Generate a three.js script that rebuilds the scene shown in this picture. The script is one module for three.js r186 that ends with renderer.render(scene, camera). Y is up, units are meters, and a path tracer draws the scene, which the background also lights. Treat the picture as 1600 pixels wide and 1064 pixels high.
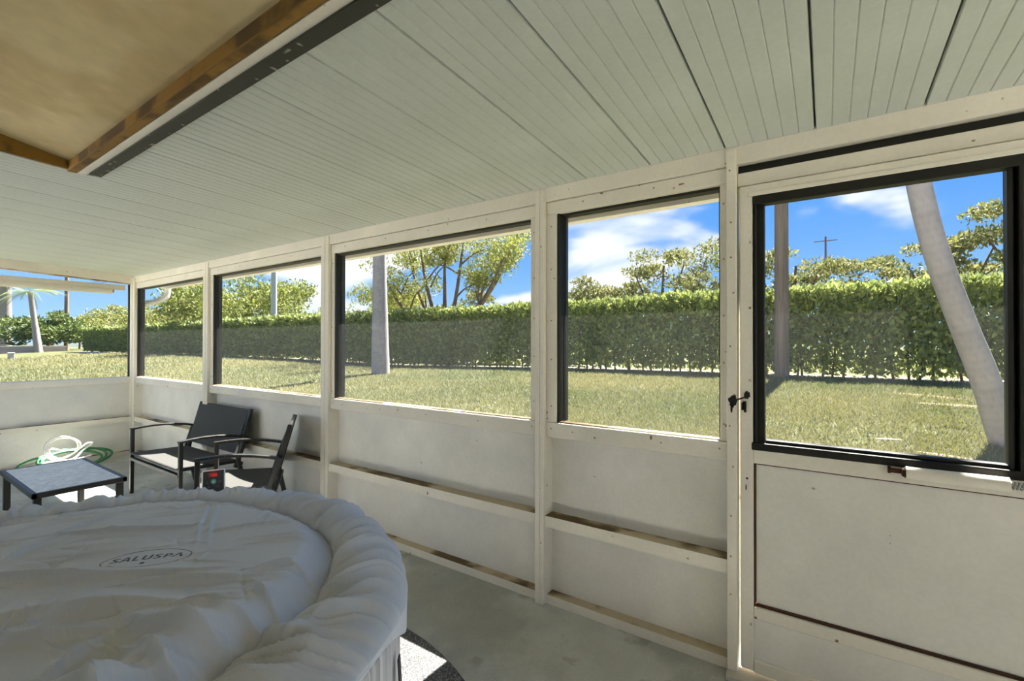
import * as THREE from 'three';
import { mergeGeometries } from 'three/addons/utils/BufferGeometryUtils.js';
import { RoundedBoxGeometry } from 'three/addons/geometries/RoundedBoxGeometry.js';

// ---------------------------------------------------------------- camera, sky, sun, exposure
const scene = new THREE.Scene();
const renderer = new THREE.WebGLRenderer({ antialias: true });
renderer.toneMapping = THREE.LinearToneMapping;
renderer.toneMappingExposure = 2.5;
renderer.shadowMap.enabled = true;

const camera = new THREE.PerspectiveCamera(72.59, 1600 / 1064, 0.05, 400);
camera.position.set(0, 1.32, 0);
camera.rotation.set(0.0069, 0.5968, 0.0011, 'YXZ');
scene.add(camera);

let seed = 12345;
const rnd = () => { seed = (seed * 1664525 + 1013904223) >>> 0; return seed / 4294967296; };
const rr = (a, b) => a + (b - a) * rnd();
const clamp = (x, a = 0, b = 1) => Math.min(b, Math.max(a, x));
const smooth = (a, b, x) => { const t = clamp((x - a) / (b - a)); return t * t * (3 - 2 * t); };
const mix = (a, b, t) => a + (b - a) * t;
function hash(x, y, z) { let h = (x * 374761393 + y * 668265263 + z * 2147483647 + 974711) | 0; h = Math.imul(h ^ (h >>> 13), 1274126177); h ^= h >>> 16; return (h >>> 0) / 4294967296; }
function vnoise(x, y, z = 0, per = 0) {
  const xi = Math.floor(x), yi = Math.floor(y), zi = Math.floor(z), fx = x - xi, fy = y - yi, fz = z - zi;
  const u = fx * fx * (3 - 2 * fx), v = fy * fy * (3 - 2 * fy), w = fz * fz * (3 - 2 * fz);
  const P = (n) => per ? ((n % per) + per) % per : n;
  const x0 = P(xi), x1 = P(xi + 1), y0 = P(yi), y1 = P(yi + 1), z0 = zi, z1 = zi + 1;
  const l = (k, q) => mix(mix(hash(x0, y0, k), hash(x1, y0, k), u), mix(hash(x0, y1, k), hash(x1, y1, k), u), v);
  return fz === 0 ? l(z0) : mix(l(z0), l(z1), w);
}
function fbm(x, y, z = 0, oct = 5, per = 0) { let s = 0, a = 0.5, n = 0; for (let i = 0; i < oct; i++) { s += a * vnoise(x, y, z + i * 7, per); n += a; x *= 2; y *= 2; z *= 2; per *= 2; a *= 0.5; } return s / n; }

// daylight sky: blue with fair-weather clouds
const SUN = new THREE.Vector3(0.03, 1.504, -1).normalize();
{
  const W = 2048, H = 1024, data = new Float32Array(W * H * 4);
  for (let j = 0; j < H; j++) for (let i = 0; i < W; i++) {
    const el = ((j + 0.5) / H - 0.5) * Math.PI, az = ((i + 0.5) / W - 0.5) * 2 * Math.PI;
    const y = Math.sin(el), x = Math.cos(el) * Math.cos(az), z = Math.cos(el) * Math.sin(az);
    const k = (j * W + i) * 4;
    if (y < -0.02) { data[k] = 0.3; data[k + 1] = 0.34; data[k + 2] = 0.3; data[k + 3] = 1; continue; }
    const e = Math.max(0, y), t = Math.pow(1 - e, 7), q = Math.pow(1 - e, 2.2);
    let r = mix(0.045, 0.10, q) + 0.42 * t, g = mix(0.26, 0.42, q) + 0.40 * t, b = mix(0.86, 1.0, q) + 0.16 * t;
    const px = x / (e + 0.16) + 2.3, pz = z / (e + 0.16);
    const wx = fbm(px * 0.8 + 9, pz * 0.8, 3, 3) - 0.5;
    let n = fbm(px * 0.75 + wx * 1.2, pz * 1.5 + wx, 1, 6);
    for (const [ca, ce, wa, we, cs] of [[-1.545, 0.245, 0.08, 0.04, 0.31], [-1.45, 0.215, 0.085, 0.05, 0.31], [-1.99, 0.2, 0.09, 0.04, 0.1]]) n += (cs + 0.22 * (fbm(az * 14 + 40, el * 24 + 9, 12, 5) - 0.42)) * Math.exp(-(((az - ca) / wa) ** 2) - ((el - ce) / we) ** 2);
    const c = smooth(0.55, 0.74, n) * smooth(0.0, 0.1, y) * 0.95;
    const cb = 1.0 + 0.25 * (n - 0.6);
    r = mix(r, 1.02 * cb, c); g = mix(g, 1.06 * cb, c); b = mix(b, 1.14 * cb, c);
    data[k] = r * 0.46; data[k + 1] = g * 0.46; data[k + 2] = b * 0.46; data[k + 3] = 1;
  }
  const sky = new THREE.DataTexture(data, W, H, THREE.RGBAFormat, THREE.FloatType);
  sky.mapping = THREE.EquirectangularReflectionMapping; sky.magFilter = THREE.LinearFilter; sky.needsUpdate = true;
  scene.background = sky; scene.environment = sky;
}
const sun = new THREE.DirectionalLight(new THREE.Color(1, 0.96, 0.89), 17);
sun.position.copy(SUN).multiplyScalar(60); sun.castShadow = true; sun.shadow.radius = 1;
Object.assign(sun.shadow.camera, { left: -60, right: 30, top: 40, bottom: -40, near: 1, far: 160 }); sun.shadow.mapSize.set(4096, 4096);
scene.add(sun, sun.target);

// ---------------------------------------------------------------- textures and materials
function tex(size, fn, { srgb = true, rep = [1, 1], h = size } = {}) {
  const d = new Uint8Array(size * h * 4);
  for (let j = 0; j < h; j++) for (let i = 0; i < size; i++) {
    const c = fn(i / size, j / h), k = (j * size + i) * 4;
    d[k] = clamp(c[0], 0, 255); d[k + 1] = clamp(c[1], 0, 255); d[k + 2] = clamp(c[2], 0, 255); d[k + 3] = 255;
  }
  const t = new THREE.DataTexture(d, size, h, THREE.RGBAFormat);
  t.wrapS = t.wrapT = THREE.RepeatWrapping; t.magFilter = THREE.LinearFilter; t.minFilter = THREE.LinearMipmapLinearFilter; t.generateMipmaps = true;
  if (srgb) t.colorSpace = THREE.SRGBColorSpace; t.repeat.set(...rep); t.needsUpdate = true; return t;
}
const sc = (c, f) => [c[0] * f, c[1] * f, c[2] * f];
const mixc = (a, b, t) => [mix(a[0], b[0], t), mix(a[1], b[1], t), mix(a[2], b[2], t)];
function paint(base, speck, chance, amount = 0.05) {
  return tex(512, (u, v) => {
    const n = fbm(u * 6, v * 6, 0, 5, 6) - 0.5, f = vnoise(u * 160, v * 160, 5, 160) - 0.5;
    let c = sc(base, 1 + n * amount * 2 + f * 0.025);
    const s = vnoise(u * 40, v * 40, 11, 40) * 0.6 + vnoise(u * 110, v * 110, 13, 110) * 0.4;
    return mixc(c, speck, smooth(chance, chance + 0.04, s));
  });
}
const M = {};
const std = (o) => new THREE.MeshStandardMaterial(o);
const phy = (o) => new THREE.MeshPhysicalMaterial(o);
M.paint = std({ map: paint([228, 221, 206], [120, 90, 60], 0.885), roughness: 0.55 });
M.panel = std({ map: paint([226, 222, 212], [150, 130, 105], 0.93, 0.07), roughness: 0.6 });
M.ceil = std({ map: paint([196, 201, 194], [140, 138, 118], 0.95, 0.03), roughness: 0.5 });
M.grime = std({ map: tex(256, (u, v) => { const n = fbm(u * 8, v * 8, 2, 5, 8); return mixc([196, 180, 150], [104, 84, 54], smooth(0.42, 0.66, n)); }), roughness: 0.9 });
M.screw = std({ color: 0x9a8468, roughness: 0.8 });
M.bronze = std({ color: 0x16150f, roughness: 0.5, metalness: 0.2 });
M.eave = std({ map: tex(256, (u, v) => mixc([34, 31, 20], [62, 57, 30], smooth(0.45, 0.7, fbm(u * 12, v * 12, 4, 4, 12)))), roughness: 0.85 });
M.tan = std({ map: tex(512, (u, v) => { const n = fbm(u * 4, v * 4, 8, 5, 4), f = fbm(u * 30, v * 30, 9, 3, 30) - 0.5; return sc(mixc([206, 186, 140], [192, 169, 120], smooth(0.5, 0.72, n)), 1 + f * 0.1); }), roughness: 0.75 });
M.ochre = std({ map: tex(512, (u, v) => { const n = fbm(u * 10, v * 10, 21, 5, 10); return mixc([140, 104, 40], [84, 62, 26], smooth(0.42, 0.66, n)); }), roughness: 0.9 });
M.strip = std({ map: tex(512, (u, v) => { const n = vnoise(u * 60, v * 60, 31, 60); return mixc([50, 50, 40], [150, 146, 130], smooth(0.86, 0.95, n)); }), roughness: 0.7 });
M.floor = std({ map: tex(1024, (u, v) => {
  const n = fbm(u * 5, v * 5, 41, 6, 5), m = fbm(u * 14, v * 14, 43, 4, 14), f = vnoise(u * 300, v * 300, 44, 300) - 0.5;
  let c = mixc([190, 191, 184], [166, 167, 158], smooth(0.38, 0.66, n)); c = sc(c, 1 + (m - 0.5) * 0.12 + f * 0.06);
  c = mixc(c, [104, 98, 84], 0.3 * smooth(0.66, 0.8, m)); return c;
}), roughness: 0.7 });
M.concrete = std({ color: 0xbfb9ad, roughness: 0.9 });
M.patio = std({ map: paint([218, 215, 207], [170, 160, 145], 0.9, 0.06), roughness: 0.9 });
M.stucco = std({ map: paint([240, 234, 222], [215, 206, 190], 0.95), roughness: 0.9 });
M.screen = phy({ color: 0x8f908e, roughness: 1, transmission: 0.25, thickness: 0, transparent: true, opacity: 0.055, side: THREE.DoubleSide });
M.frame = std({ color: 0x35332f, roughness: 0.4, metalness: 0.3 });
M.sling = std({ map: tex(128, (u, v) => { const w = (Math.sin(u * 128 * Math.PI / 2) * Math.sin(v * 128 * Math.PI / 2)) * 12; return [62 + w, 61 + w, 58 + w]; }), roughness: 0.75 });
M.steel = std({ color: 0xa8a8a4, roughness: 0.35, metalness: 0.8 });
M.rust = std({ map: tex(128, (u, v) => mixc([96, 52, 22], [48, 30, 18], fbm(u * 8, v * 8, 55, 4, 8))), roughness: 0.95 });
M.black = std({ color: 0x111312, roughness: 0.35 });
M.white = std({ color: 0xe9e7e0, roughness: 0.5 });
M.green = std({ color: 0x2e7a48, roughness: 0.45 });
const UVM = 1.5; // metres per texture tile

// ---------------------------------------------------------------- helpers
const names = {};
function numbered(n) { const k = names[n] = (names[n] ?? -1) + 1; return k ? `${n}_${String(k).padStart(3, '0')}` : n; }
function tag(o, label, category, group, kind) { o.userData = { label, category }; if (group) o.userData.group = group; if (kind) o.userData.kind = kind; return o; }
function thing(name, label, category, pos = [0, 0, 0], turn = 0, group) { const o = new THREE.Group(); o.name = numbered(name); o.position.set(...pos); o.rotation.y = turn; scene.add(o); return tag(o, label, category, group); }
function structure(name, label, category = 'structure') { const o = new THREE.Group(); o.name = name; scene.add(o); o.userData = { kind: 'structure', label, category }; return o; }
function mesh(name, geo, mat, parent) { const g = Array.isArray(geo) ? mergeGeometries(geo.map((x) => x.index ? x.toNonIndexed() : x)) : geo; const m = new THREE.Mesh(g, mat); m.name = parent ? name : numbered(name); m.castShadow = m.receiveShadow = true; (parent ?? scene).add(m); return m; }
function box(x0, x1, y0, y1, z0, z1) { // uv in metres
  const g = new THREE.BoxGeometry(x1 - x0, y1 - y0, z1 - z0); g.translate((x0 + x1) / 2, (y0 + y1) / 2, (z0 + z1) / 2); return boxUV(g);
}
function boxUV(g) {
  const p = g.attributes.position, n = g.attributes.normal, uv = g.attributes.uv, ou = rnd(), ov = rnd();
  for (let i = 0; i < p.count; i++) {
    const ax = Math.abs(n.getX(i)), ay = Math.abs(n.getY(i)), az = Math.abs(n.getZ(i));
    const [a, b] = ax > ay && ax > az ? [p.getZ(i), p.getY(i)] : ay > az ? [p.getX(i), p.getZ(i)] : [p.getX(i), p.getY(i)];
    uv.setXY(i, a / UVM + ou, b / UVM + ov);
  }
  return g;
}
function rbox(x0, x1, y0, y1, z0, z1, r = 0.004) { const g = new RoundedBoxGeometry(x1 - x0, y1 - y0, z1 - z0, 1, r); g.translate((x0 + x1) / 2, (y0 + y1) / 2, (z0 + z1) / 2); return boxUV(g); }
function bar(a, b, w, d, up = [0, 1, 0]) { // rectangular tube from a to b
  const A = new THREE.Vector3(...a), B = new THREE.Vector3(...b), L = A.distanceTo(B), g = new RoundedBoxGeometry(w, d, L, 1, Math.min(w, d) * 0.18);
  const m = new THREE.Matrix4().lookAt(B, A, new THREE.Vector3(...up)); g.applyMatrix4(m); const c = A.add(B).multiplyScalar(0.5); g.translate(c.x, c.y, c.z); return g;
}
function tube(pts, r, seg = 40, rad = 8, closed = false) { return new THREE.TubeGeometry(new THREE.CatmullRomCurve3(pts.map((p) => new THREE.Vector3(...p)), closed), seg, r, rad, closed); }
function extrudeX(pts, x0, x1) { // profile in (z, y), extruded along x
  const s = new THREE.Shape(pts.map(([z, y]) => new THREE.Vector2(-z, y))), g = new THREE.ExtrudeGeometry(s, { depth: x1 - x0, bevelEnabled: false });
  g.rotateY(Math.PI / 2); g.translate(x0, 0, 0); return g;
}
function cyl(a, b, r0, r1 = r0, seg = 12) { const A = new THREE.Vector3(...a), B = new THREE.Vector3(...b), g = new THREE.CylinderGeometry(r1, r0, A.distanceTo(B), seg); g.applyQuaternion(new THREE.Quaternion().setFromUnitVectors(new THREE.Vector3(0, 1, 0), B.clone().sub(A).normalize())); const c = A.add(B).multiplyScalar(0.5); g.translate(c.x, c.y, c.z); return g; }

// ---------------------------------------------------------------- the porch shell
const ZP = -2.115, ZF = -2.05, XE = -6.9, XR = 2.9, ZH = 1.35, ZB = 2.3, SL = 0.045, XG = -3.084;
const ceilY = (z) => 2.109 + SL * (z + 2.072);
// floor slab
{ const f = structure('floor', 'grey painted concrete porch slab', 'floor'); mesh('slab', box(XE - 0.15, XR + 0.15, -0.3, 0, -2.22, ZB + 0.15), M.floor, f); }

// ceiling: ribbed aluminium panels, one by one
{
  const c = structure('ceiling', 'ribbed cream metal panels of the sloping porch roof', 'ceiling');
  const W = 0.305, n = 6, pts = [[0.002, 0.05], [0.0025, 0.008], [0.005, 0]];
  for (let k = 1; k < n; k++) { const x = k * W / n; pts.push([x - 0.003, 0], [x, 0.003], [x + 0.003, 0]); }
  pts.push([W - 0.005, 0], [W - 0.0025, 0.008], [W - 0.002, 0.05]);
  const shape = new THREE.Shape(pts.map((p) => new THREE.Vector2(...p)));
  const make = (z0, z1) => { const g = new THREE.ExtrudeGeometry(shape, { depth: z1 - z0, bevelEnabled: false }); g.translate(0, 0, z0 + 2.072); const uv = g.attributes.uv, p = g.attributes.position; for (let i = 0; i < uv.count; i++) uv.setXY(i, p.getX(i) / UVM, p.getZ(i) / UVM); return g; };
  const short = make(-2.38, -0.745), long = make(-2.38, ZB + 0.1);
  for (let k = -22; k < 10; k++) {
    const x = -0.034 + k * W;
    const m = mesh('ceiling_panel', x < XG - 0.01 ? long : short, M.ceil, c);
    m.position.set(x, 2.109, -2.072); m.rotation.x = -Math.atan(SL);
  }
  mesh('roof_skin', [box(-7.0, XR + 0.2, 0.055, 0.075, -0.34, 1.33)].map((g) => { g.rotateX(-Math.atan(SL)); g.translate(0, 2.109, -2.072); return g; }), M.white, c);
  mesh('roof_skin', [box(-7.0, XG, 0.055, 0.075, 1.33, ZB + 2.2)].map((g) => { g.rotateX(-Math.atan(SL)); g.translate(0, 2.109, -2.072); return g; }), M.white, c);
}
// roof overhang of the house: sloping soffit with stained edge boards
{
  const h = structure('ceiling_overhang', 'tan sloping soffit of the house roof with ochre stained edge boards', 'soffit');
  const P = 0.21, ys = (z) => 2.205 + P * (z + 0.69);
  const sof = mesh('soffit_panel', boxUV(new THREE.BoxGeometry(XR + 0.2 - XG, 0.02, 2.25)), M.tan, h);
  sof.rotation.x = -Math.atan(P); sof.position.set((XR + 0.2 + XG) / 2, ys(0.4) + 0.012, 0.4);
  mesh('eave_board', rbox(XG - 0.02, XR + 0.2, 2.168, 2.215, -0.69, -0.652, 0.006), M.ochre, h);
  mesh('fascia_strip', box(XG + 0.004, XR + 0.2, 2.168, 2.24, -0.722, -0.69), M.paint, h);
  mesh('edge_channel', box(-3.04, XR + 0.2, 2.160, 2.175, -0.768, -0.722), M.strip, h);
  const rk = mesh('rake_board', extrudeX([[-0.69, 2.172], [1.5, 2.30], [1.5, ys(1.5) + 0.01], [-0.69, 2.215]], XG - 0.02, XG + 0.012), M.ochre, h);
  mesh('roof_deck', extrudeX([[-0.78, 2.25], [1.5, 2.25 + P * 2.28 + 0.05], [1.5, 2.85], [-0.78, 2.33]], XG - 0.03, XR + 0.2), M.white, h);
}
// long window wall
const bays = [[-6.80, -5.026], [-4.851, -3.102], [-2.954, -1.278], [-1.125, -0.363]];
const OP = 1.975, SI = 0.922, RA = 0.45;
{
  const w = structure('wall_back', 'cream framed knee wall with screened openings and two rows of panels', 'wall');
  mesh('header_beam', rbox(XE, XR, 2.04, 2.13, -2.13, ZF + 0.012), M.paint, w);
  const posts = [[-6.9, -6.8], [-5.0, -4.9], [-3.08, -2.99], [-1.237, -1.184], [-0.335, -0.297], [0.60, 0.67], [1.7, 1.78], [XR - 0.1, XR]];
  for (const [a, b] of posts) { mesh('post', rbox(a, b, 0, 2.10, -2.13, ZF + 0.022), M.paint, w); if (b > -6.8 && a < -0.5) mesh('post_groove', box(a + (b - a) * 0.55, a + (b - a) * 0.58, 0, 2.10, ZF + 0.0, ZF + 0.0225), M.grime, w); }
  const edge = [[-6.8, -5.0], [-4.9, -3.08], [-2.99, -1.237], [-1.184, -0.335], [0.67, 1.7], [1.78, XR - 0.1]];
  edge.forEach(([a, b], i) => {
    const [oa, ob] = bays[i] ?? [a + 0.05, b - 0.05];
    mesh('header_rail', rbox(a, b, OP, 2.038, -2.12, ZF), M.paint, w);
    if (oa - a > 0.005) mesh('stile', rbox(a, oa, SI, OP, -2.12, ZF - 0.003), M.paint, w);
    if (b - ob > 0.005) mesh('stile', rbox(ob, b, SI, OP, -2.12, ZF - 0.003), M.paint, w);
    const s = mesh('sill_rail', rbox(a, b, SI - 0.075, SI, -2.12, ZF + 0.002), M.paint, w);
    mesh('knee_panel', box(a, b, 0.02, SI - 0.07, -2.14, ZP), M.panel, w);
    mesh('mid_rail', box(a, b, RA - 0.055, RA, ZP, ZF + 0.01), [M.paint, M.paint, M.grime, M.paint, M.paint, M.paint], w);
    mesh('bottom_plate', box(a, b, 0, 0.045, ZP, ZF - 0.008), [M.paint, M.paint, M.grime, M.paint, M.paint, M.paint], w);
  });
  const sg = []; const dot = (x, y, z) => { const g = new THREE.CylinderGeometry(0.003, 0.0042, 0.004, 7); g.rotateX(Math.PI / 2); g.translate(x, y, z); sg.push(g); };
  edge.slice(0, 4).forEach(([a, b], i) => {
    const [oa, ob] = bays[i];
    for (let x = oa + 0.12; x < ob; x += 0.42) { dot(x + rr(-0.05, 0.05), 2.012, ZF + 0.001); dot(x + rr(-0.05, 0.05), SI - 0.035, ZF + 0.003); }
    for (let y = 1.0; y < 1.95; y += 0.23) { dot((a + oa) / 2, y + rr(-0.03, 0.03), ZF - 0.002); dot((b + ob) / 2, y + rr(-0.03, 0.03), ZF - 0.002); }
    dot(a + 0.03, SI - 0.03, ZF + 0.003); dot(b - 0.03, SI - 0.03, ZF + 0.003);
  });
  for (let y = 0.3; y < 2; y += 0.17) dot(-0.316 + rr(-0.01, 0.01), y + rr(-0.04, 0.04), ZF + 0.023);
  const s = mesh('screw_heads', sg, M.screw, w); s.userData.kind = 'stuff';
}
let win = 0;
function windowBack(a, b) {
  const w = structure(`window_${++win}`, 'insect screen in a dark bronze frame in the long wall', 'window');
  mesh('screen', box(a, b, SI, OP, -2.084, -2.083), M.screen, w);
  mesh('screen_frame', box(a, a + 0.014, SI, OP, -2.125, -2.06), M.bronze, w);
  mesh('screen_frame', box(a + 0.021, a + 0.029, SI + 0.01, OP, -2.125, -2.10), M.bronze, w);
  mesh('screen_frame', box(b - 0.006, b, SI, OP, -2.125, -2.07), M.bronze, w);
  mesh('screen_frame', box(a, b, OP - 0.012, OP, -2.125, -2.075), M.bronze, w);
  mesh('screen_frame', box(a, b, SI, SI + 0.006, -2.10, -2.062), M.grime, w);
}
for (const [a, b] of bays) windowBack(a, b);
for (const [a, b] of [[0.72, 1.65], [1.83, XR - 0.15]]) windowBack(a, b);

// eave outside the long wall
{
  const e = structure('trim_1', 'dark eave underside with cream gutter along the porch roof', 'gutter');
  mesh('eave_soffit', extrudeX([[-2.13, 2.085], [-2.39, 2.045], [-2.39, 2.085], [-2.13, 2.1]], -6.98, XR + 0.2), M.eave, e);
  mesh('gutter', extrudeX([[-2.385, 2.018], [-2.45, 2.018], [-2.49, 2.07], [-2.49, 2.115], [-2.483, 2.115], [-2.483, 2.075], [-2.445, 2.026], [-2.392, 2.026], [-2.392, 2.115], [-2.385, 2.115]], -7.06, XR + 0.2), M.paint, e);
  mesh('downspout', tube([[-7.02, 2.03, -2.44], [-7.02, 1.96, -2.44], [-7.02, 1.90, -2.41], [-7.02, 1.85, -2.32], [-7.02, 1.79, -2.18], [-7.02, 1.72, -2.12], [-7.02, 1.2, -2.11], [-7.02, -0.05, -2.11]], 0.034, 60, 10), M.paint, e);
}
// end wall with its long opening
{
  const w = structure('wall_left', 'cream end wall below a wide screened opening', 'wall');
  const XI = XE + 0.04, X0 = XE - 0.06; // inner faces
  const zs = [[-2.045, 0.10], [0.20, ZB - 0.02]];
  for (const [a, b] of [[-2.115, -2.02], [0.10, 0.20], [ZB - 0.06, ZB]]) mesh('post', rbox(X0, XI + 0.012, 0, 2.12, a, b), M.paint, w);
  const hd = (y0, y1, x0, x1, m) => mesh('header_beam', (() => { const g = extrudeX([[-2.1, y0 - 2.109 + ceilY(-2.1)], [ZB, y0 - 2.109 + ceilY(ZB)], [ZB, y1 - 2.109 + ceilY(ZB)], [-2.1, y1 - 2.109 + ceilY(-2.1)]], x0, x1); return g; })(), m, w);
  hd(2.03, 2.14, X0, XI, M.paint); hd(2.022, 2.031, X0 + 0.01, XI - 0.012, M.grime);
  for (const [a, b] of zs) {
    mesh('sill_rail', rbox(X0, XI, SI - 0.07, SI, a, b), M.paint, w);
    mesh('knee_panel', box(X0, XE - 0.02, 0, SI - 0.06, a, b), M.panel, w);
    mesh('mid_rail', box(XE - 0.02, XI, RA - 0.055, RA, a, b), [M.paint, M.paint, M.grime, M.paint, M.paint, M.paint], w);
    mesh('bottom_plate', box(XE - 0.02, XI, 0, 0.045, a, b), [M.paint, M.paint, M.grime, M.paint, M.paint, M.paint], w);
  }
  for (const [a, b] of [[-2.02, 0.10], [0.2, ZB - 0.06]]) {
    const g = structure(`window_${++win}`, 'insect screen filling the end wall opening', 'window');
    mesh('screen', extrudeX([[a, SI], [b, SI], [b, ceilY(b) - 0.08], [a, ceilY(a) - 0.08]], XE - 0.03, XE - 0.029), M.screen, g);
    mesh('screen_frame', box(XE - 0.04, XE - 0.01, SI, ceilY(a) - 0.09, a, a + 0.012), M.bronze, g);
  }
  // rolled-up shade hung outside the opening
  const b = thing('rolled_shade', 'rolled cream shade hanging under the header of the end wall', 'shade');
  mesh('valance', box(-7.03, -6.965, 1.955, 2.015, -1.99, 0.2), M.paint, b);
  mesh('roll', cyl([-7.0, 1.945, -1.87], [-7.0, 1.945, 0.2], 0.042, 0.046, 20), M.paint, b);
  mesh('roll_cap', cyl([-7.0, 1.94, -1.89], [-7.0, 1.94, -1.87], 0.022, 0.022, 12), M.grime, b);
}
// sides outside the frame: house wall, right end and the far side of the porch
{
  const hw = structure('wall_front', 'cream stucco wall of the house', 'wall');
  mesh('wall_face', box(XG, XR + 0.1, 0, 2.8, ZH, ZH + 0.12), M.stucco, hw); mesh('wall_face', box(XG, XG + 0.1, 0, 2.7, ZH + 0.1, ZB), M.stucco, hw);
  const fw = structure('wall_far', 'slender cream posts and header of the open patio side', 'wall');
  mesh('bottom_plate', box(XE, XG, 0, 0.06, ZB, ZB + 0.05), M.panel, fw);
  mesh('header_beam', box(XE, XG, 2.22, 2.31, ZB, ZB + 0.06), M.paint, fw);
  for (const x of [XE, -5.0, XG - 0.07]) mesh('post', box(x, x + 0.07, 0, 2.3, ZB, ZB + 0.06), M.paint, fw);
  const rw = structure('wall_right', 'low cream wall under open screens at the porch end', 'wall');
  mesh('knee_panel', box(XR, XR + 0.05, 0, 0.45, -2.1, ZH), M.panel, rw);
  mesh('header_beam', box(XR, XR + 0.06, 2.0, 2.2, -2.1, ZH), M.paint, rw);
  for (const z of [-0.4]) mesh('post', box(XR, XR + 0.06, 0, 2.15, z, z + 0.07), M.paint, rw);
}
// screen door
{
  const d = structure('door_1', 'cream aluminium screen door with black window track and two kick panels', 'door');
  const F = ZF + 0.012, B = -2.09, XL = -0.287, X2 = 0.585;
  mesh('door_head', rbox(XL - 0.01, 0.6, 1.951, 2.005, -2.12, ZF), M.paint, d);
  mesh('head_gap', box(XL - 0.01, 0.6, 2.0, 2.04, -2.12, -2.075), M.bronze, d);
  mesh('top_rail', rbox(XL, X2, 1.90, 1.946, B, F), M.paint, d);
  mesh('top_rail_lip', rbox(XL + 0.03, X2 - 0.03, 1.90, 1.92, B, F + 0.004), M.paint, d);
  mesh('stile', rbox(XL, -0.241, 0.04, 1.905, B, F), M.paint, d);
  mesh('stile', rbox(0.535, X2, 0.04, 1.905, B, F), M.paint, d);
  mesh('lock_rail', rbox(-0.241, 0.535, 0.852, 0.925, B, F), M.paint, d);
  mesh('kick_panel', box(-0.232, 0.53, 0.30, 0.845, B, F - 0.022), M.panel, d);
  mesh('panel_gasket', [box(-0.241, -0.234, 0.297, 0.852, B, F - 0.018), box(-0.241, 0.535, 0.846, 0.852, B, F - 0.016), box(-0.241, 0.535, 0.288, 0.299, B, F - 0.012)], M.rust, d);
  mesh('bottom_rail', rbox(-0.241, 0.535, 0.245, 0.291, B, F), M.paint, d);
  mesh('kick_panel', box(-0.241, 0.535, 0.07, 0.25, B, F - 0.012), M.panel, d);
  mesh('bottom_rail', rbox(-0.241, 0.535, 0.035, 0.085, B, F), M.paint, d);
  mesh('weatherstrip', box(-0.2985, -0.286, 0.10, 1.72, -2.118, -2.1), M.paint, d);
  mesh('threshold', rbox(-0.335, 0.6, 0, 0.022, -2.12, -1.985), M.concrete, d);
  // black window track in the upper half
  mesh('window_track', rbox(-0.241, 0.535, 1.866, 1.902, B + 0.005, F + 0.003), M.bronze, d);
  mesh('window_track', rbox(-0.241, -0.201, 0.93, 1.87, B + 0.005, F - 0.012), M.bronze, d);
  mesh('window_track', rbox(-0.236, -0.226, 0.93, 1.87, B + 0.005, F + 0.002), M.bronze, d);
  mesh('window_track', rbox(-0.246, 0.55, 0.905, 0.934, B + 0.005, F + 0.006), M.bronze, d);
  mesh('window_track', rbox(-0.2, 0.47, 0.934, 0.946, B + 0.005, F - 0.012), M.bronze, d);
  for (const [a, b, f] of [[0.463, 0.478, F - 0.01], [0.486, 0.497, F + 0.004], [0.505, 0.535, F + 0.004]]) mesh('window_track', rbox(a, b, 0.932, 1.87, B + 0.005, f), M.bronze, d);
  mesh('window_track', box(0.463, 0.535, 0.932, 1.87, B, B + 0.012), M.bronze, d);
  mesh('screen', box(-0.205, 0.465, 0.93, 1.87, B + 0.02, B + 0.021), M.screen, d);
  // pneumatic closer
  const c = mesh('door_closer', cyl([0.215, 0.893, F + 0.024], [0.455, 0.894, F + 0.03], 0.0205, 0.0225, 20), M.paint, d);
  mesh('closer_cap', cyl([0.205, 0.893, F + 0.024], [0.217, 0.893, F + 0.024], 0.012, 0.02, 16), M.rust, c);
  mesh('closer_bracket', [box(0.172, 0.215, 0.888, 0.898, F, F + 0.028), box(0.170, 0.178, 0.882, 0.904, F, F + 0.012), box(0.176, 0.2, 0.884, 0.887, F, F + 0.01)], M.rust, c);
  const hel = []; for (let i = 0; i <= 120; i++) { const a = i / 120 * Math.PI * 2 * 9; hel.push([0.458 + i / 120 * 0.075, 0.893 + 0.0105 * Math.sin(a), F + 0.028 + 0.0105 * Math.cos(a)]); }
  mesh('closer_spring', tube(hel, 0.0022, 260, 5), M.steel, c);
  mesh('closer_rod', cyl([0.455, 0.893, F + 0.028], [0.57, 0.893, F + 0.028], 0.004), M.steel, c);
  // remains of the latch and chipped paint round it
  const chip = (cx, cy, w, h, n, z, ph) => { const s = new THREE.Shape(); for (let i = 0; i < n; i++) { const a = i / n * Math.PI * 2, k = 0.55 + 0.45 * vnoise(i * 1.7 + ph, ph, 3); s[i ? 'lineTo' : 'moveTo'](cx + Math.cos(a) * w * k, cy + Math.sin(a) * h * k); } const g = new THREE.ExtrudeGeometry(s, { depth: 0.0012, bevelEnabled: false }); g.translate(0, 0, z); return g; };
  mesh('latch_scar', [chip(-0.312, 1.094, 0.019, 0.03, 22, ZF + 0.0225, 3), chip(-0.316, 1.065, 0.006, 0.026, 12, ZF + 0.0225, 9)], M.bronze, d);
  mesh('latch_scar', [chip(-0.262, 1.118, 0.014, 0.02, 18, F + 0.0005, 17), chip(-0.275, 1.075, 0.004, 0.024, 10, F + 0.0005, 5)], M.bronze, d);
  mesh('latch_lever', [bar([-0.302, 1.097, F + 0.014], [-0.262, 1.112, F + 0.01], 0.006, 0.006), bar([-0.268, 1.094, F + 0.006], [-0.268, 1.05, F + 0.006], 0.008, 0.01), bar([-0.279, 1.088, F + 0.004], [-0.279, 1.058, F + 0.004], 0.004, 0.008)], M.bronze, d);
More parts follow.
